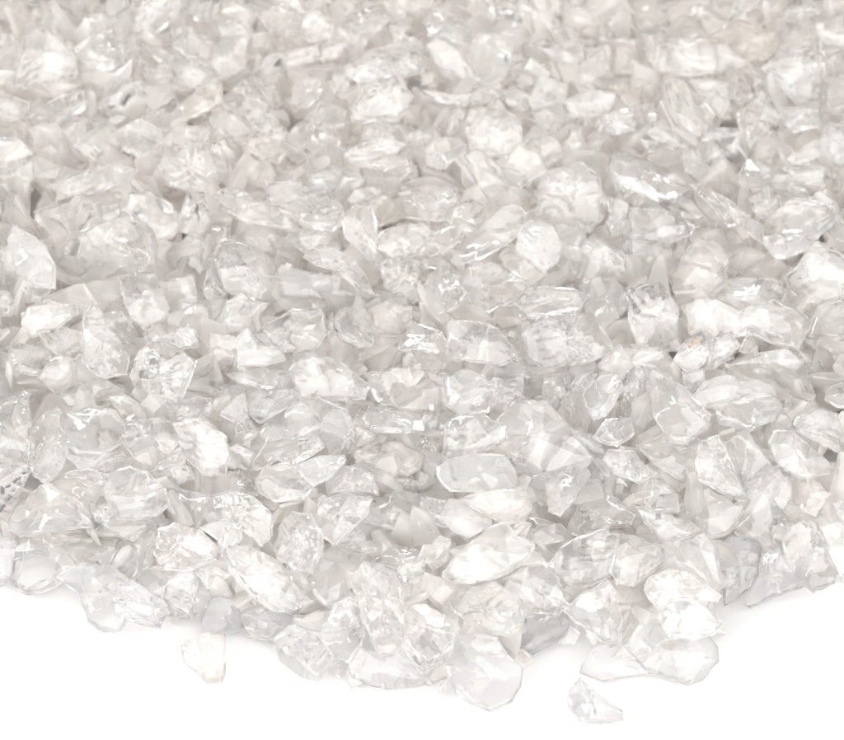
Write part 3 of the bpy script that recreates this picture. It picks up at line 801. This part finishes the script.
# ------------------------------------------------------------------ the chips one could point to
GROUP = 'clear crushed glass chips heaped on white'
def flake(name, mat, parent, pts, thick=.0003):
    """A thin ragged flake on a chip's face (points in the parent's space, outward normal last)."""
    P, n = pts
    k = len(P); V = np.vstack([P + n * thick, P - n * thick * 2])
    F = [tuple(range(k)), tuple(range(2 * k - 1, k - 1, -1))] + [(i, i + k, (i + 1) % k + k, (i + 1) % k) for i in range(k)]
    me = mesh_of(name, V, F, [mat], sharp=None); me.polygons.foreach_set('use_smooth', np.zeros(len(me.polygons), bool))
    o = bpy.data.objects.new(name, me); COL.objects.link(o); o.parent = parent
    return o
def ragged(cx, cy, rx, ry, ang, seed, k=11):
    rg = random.Random(seed); out = []
    for i in range(k):
        t = 6.283 * i / k; s = rg.uniform(.35, 1.25); x, y = rx * s * math.cos(t), ry * s * math.sin(t)
        out.append((cx + x * math.cos(ang) - y * math.sin(ang), cy + x * math.sin(ang) + y * math.cos(ang)))
    return out
FM = {'d': ('dark_fleck', M_DARK), 'o': ('orange_speck', M_ORANGE), 'a': ('amber_speck', M_AMBER)}
stuff_V, stuff_F, stuff_I, nv = [], [], [], 0
STUFF_MATS = [MATS['dim'], MATS['clear'], MATS['smooth'], MATS['ridged'], MATS['milky'], MATS['deep']]
def to_stuff(V, F, mi):
    global nv
    stuff_V.append(V); stuff_F.extend([tuple(i + nv for i in f) for f in F]); stuff_I.extend([mi] * len(F)); nv += len(V)

for c in chips:
    Q, V, F, n, u, v, r = place_chip(c)
    if c['n'] not in single:
        to_stuff(V + Q, F, 0 if 'd' in c['fl'] else 1); continue
    me = mesh_of('glass_chip', V, F, [material_for(c['fl'])])
    o = bpy.data.objects.new('glass_chip', me); COL.objects.link(o); o.location = Q
    o['label'] = c['label'] or auto_label(c); o['category'] = 'glass chip'; o['group'] = GROUP
    for k, (x, y, a, b, ang, t) in enumerate(FLECKS.get(c['short'] or '', ())):
        P = []
        Vw = V + Q; dv = Vw - C; along = np.linalg.norm(dv, axis=1)
        sx_ = IMG_W / 2 + (dv @ RIGHT) / (dv @ FWD) / K; sy_ = IMG_H / 2 - (dv @ UP) / (dv @ FWD) / K
        dd = np.hypot(sx_ - x, sy_ - y) + (along > along.mean()) * 6
        near = Vw[np.argsort(dd)[:6]]; near = near[np.linalg.norm(near - C, axis=1).argmin()]
        fn = -ray(x, y) * .8 + n * .4; fn /= np.linalg.norm(fn)
        for (a1, b1) in ragged(x, y, a, b, ang, 77 + k + c['n']):
            d1 = ray(a1, b1); P.append(C + d1 * (np.dot(near + fn * .0011 - C, fn) / np.dot(d1, fn)) - Q)
        flake(FM[t][0], FM[t][1], o, (np.array(P)[::-1], fn))

# ------------------------------------------------------------------ the bed under and round them (nobody could count it)
RS = RINGS
RINGS = np.array((1.0, .93, .72, .42))
rng = np.random.default_rng(5)
lib = []
for k in range(36):
    kk = rng.integers(6, 10); th = np.sort(rng.uniform(0, 6.283, kk) * .35 + np.arange(kk) / kk * 6.283 * 1.0)
    rad = rng.uniform(.65, 1.2, kk); st = rng.uniform(.65, 1.0)
    p = np.c_[rad * np.cos(th), rad * st * np.sin(th)]
    if area2(p) < 0: p = p[::-1]
    p = p - centroid(p); p /= math.sqrt(area2(p) / math.pi)
    lib.append(chip_verts(p, rng, 'n', rng.uniform(.45, .75), n=22))
def rot(rng):
    q = rng.normal(0, 1, 4); q /= np.linalg.norm(q); a, b, c_, d = q
    return np.array([[a*a+b*b-c_*c_-d*d, 2*(b*c_-a*d), 2*(b*d+a*c_)], [2*(b*c_+a*d), a*a-b*b+c_*c_-d*d, 2*(c_*d-a*b)], [2*(b*d-a*c_), 2*(c_*d+a*b), a*a-b*b-c_*c_+d*d]])
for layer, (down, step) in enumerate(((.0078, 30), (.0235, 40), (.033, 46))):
    for py in np.arange(-330, 700, step * .8):
        for px in np.arange(-330, 1180, step):
            x, y = px + rng.uniform(-.45, .45) * step, py + rng.uniform(-.45, .45) * step
            ye = np.interp(x, EX, EY)
            if y > ye - 16 - layer * 30: continue
            inside = -20 < x < IMG_W + 20 and y > -20
            Q, h, s = surf(x, y)
            dn = down if inside or layer else .004
            V, F = lib[rng.integers(len(lib))]
            r = rng.uniform(.0072, .0112)
            V = (V * min(r, max(.0028, (h - .004) * .42))) @ rot(rng).T
            Q = Q - np.array((0, 0, dn))
            zmin = V[:, 2].min()
            if Q[2] + zmin < .0005:
                if layer: continue
                Q[2] = .0005 - zmin
                if Q[2] + V[:, 2].max() > h + (.001 if h < .02 else .003): continue
            if layer and Q[2] + V[:, 2].max() > h - .0105: continue
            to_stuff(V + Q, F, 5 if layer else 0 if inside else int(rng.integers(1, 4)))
    if layer == 0:
        # a top course outside the frame, so the heap carries on past it
        pass
RINGS = RS
V = np.vstack(stuff_V)
me = mesh_of('crushed_glass', V, stuff_F, STUFF_MATS, stuff_I)
bed = bpy.data.objects.new('crushed_glass', me); COL.objects.link(bed)
bed['kind'] = 'stuff'; bed['label'] = 'mass of clear crushed glass filling the heap beneath and between the larger chips'; bed['category'] = 'crushed glass'
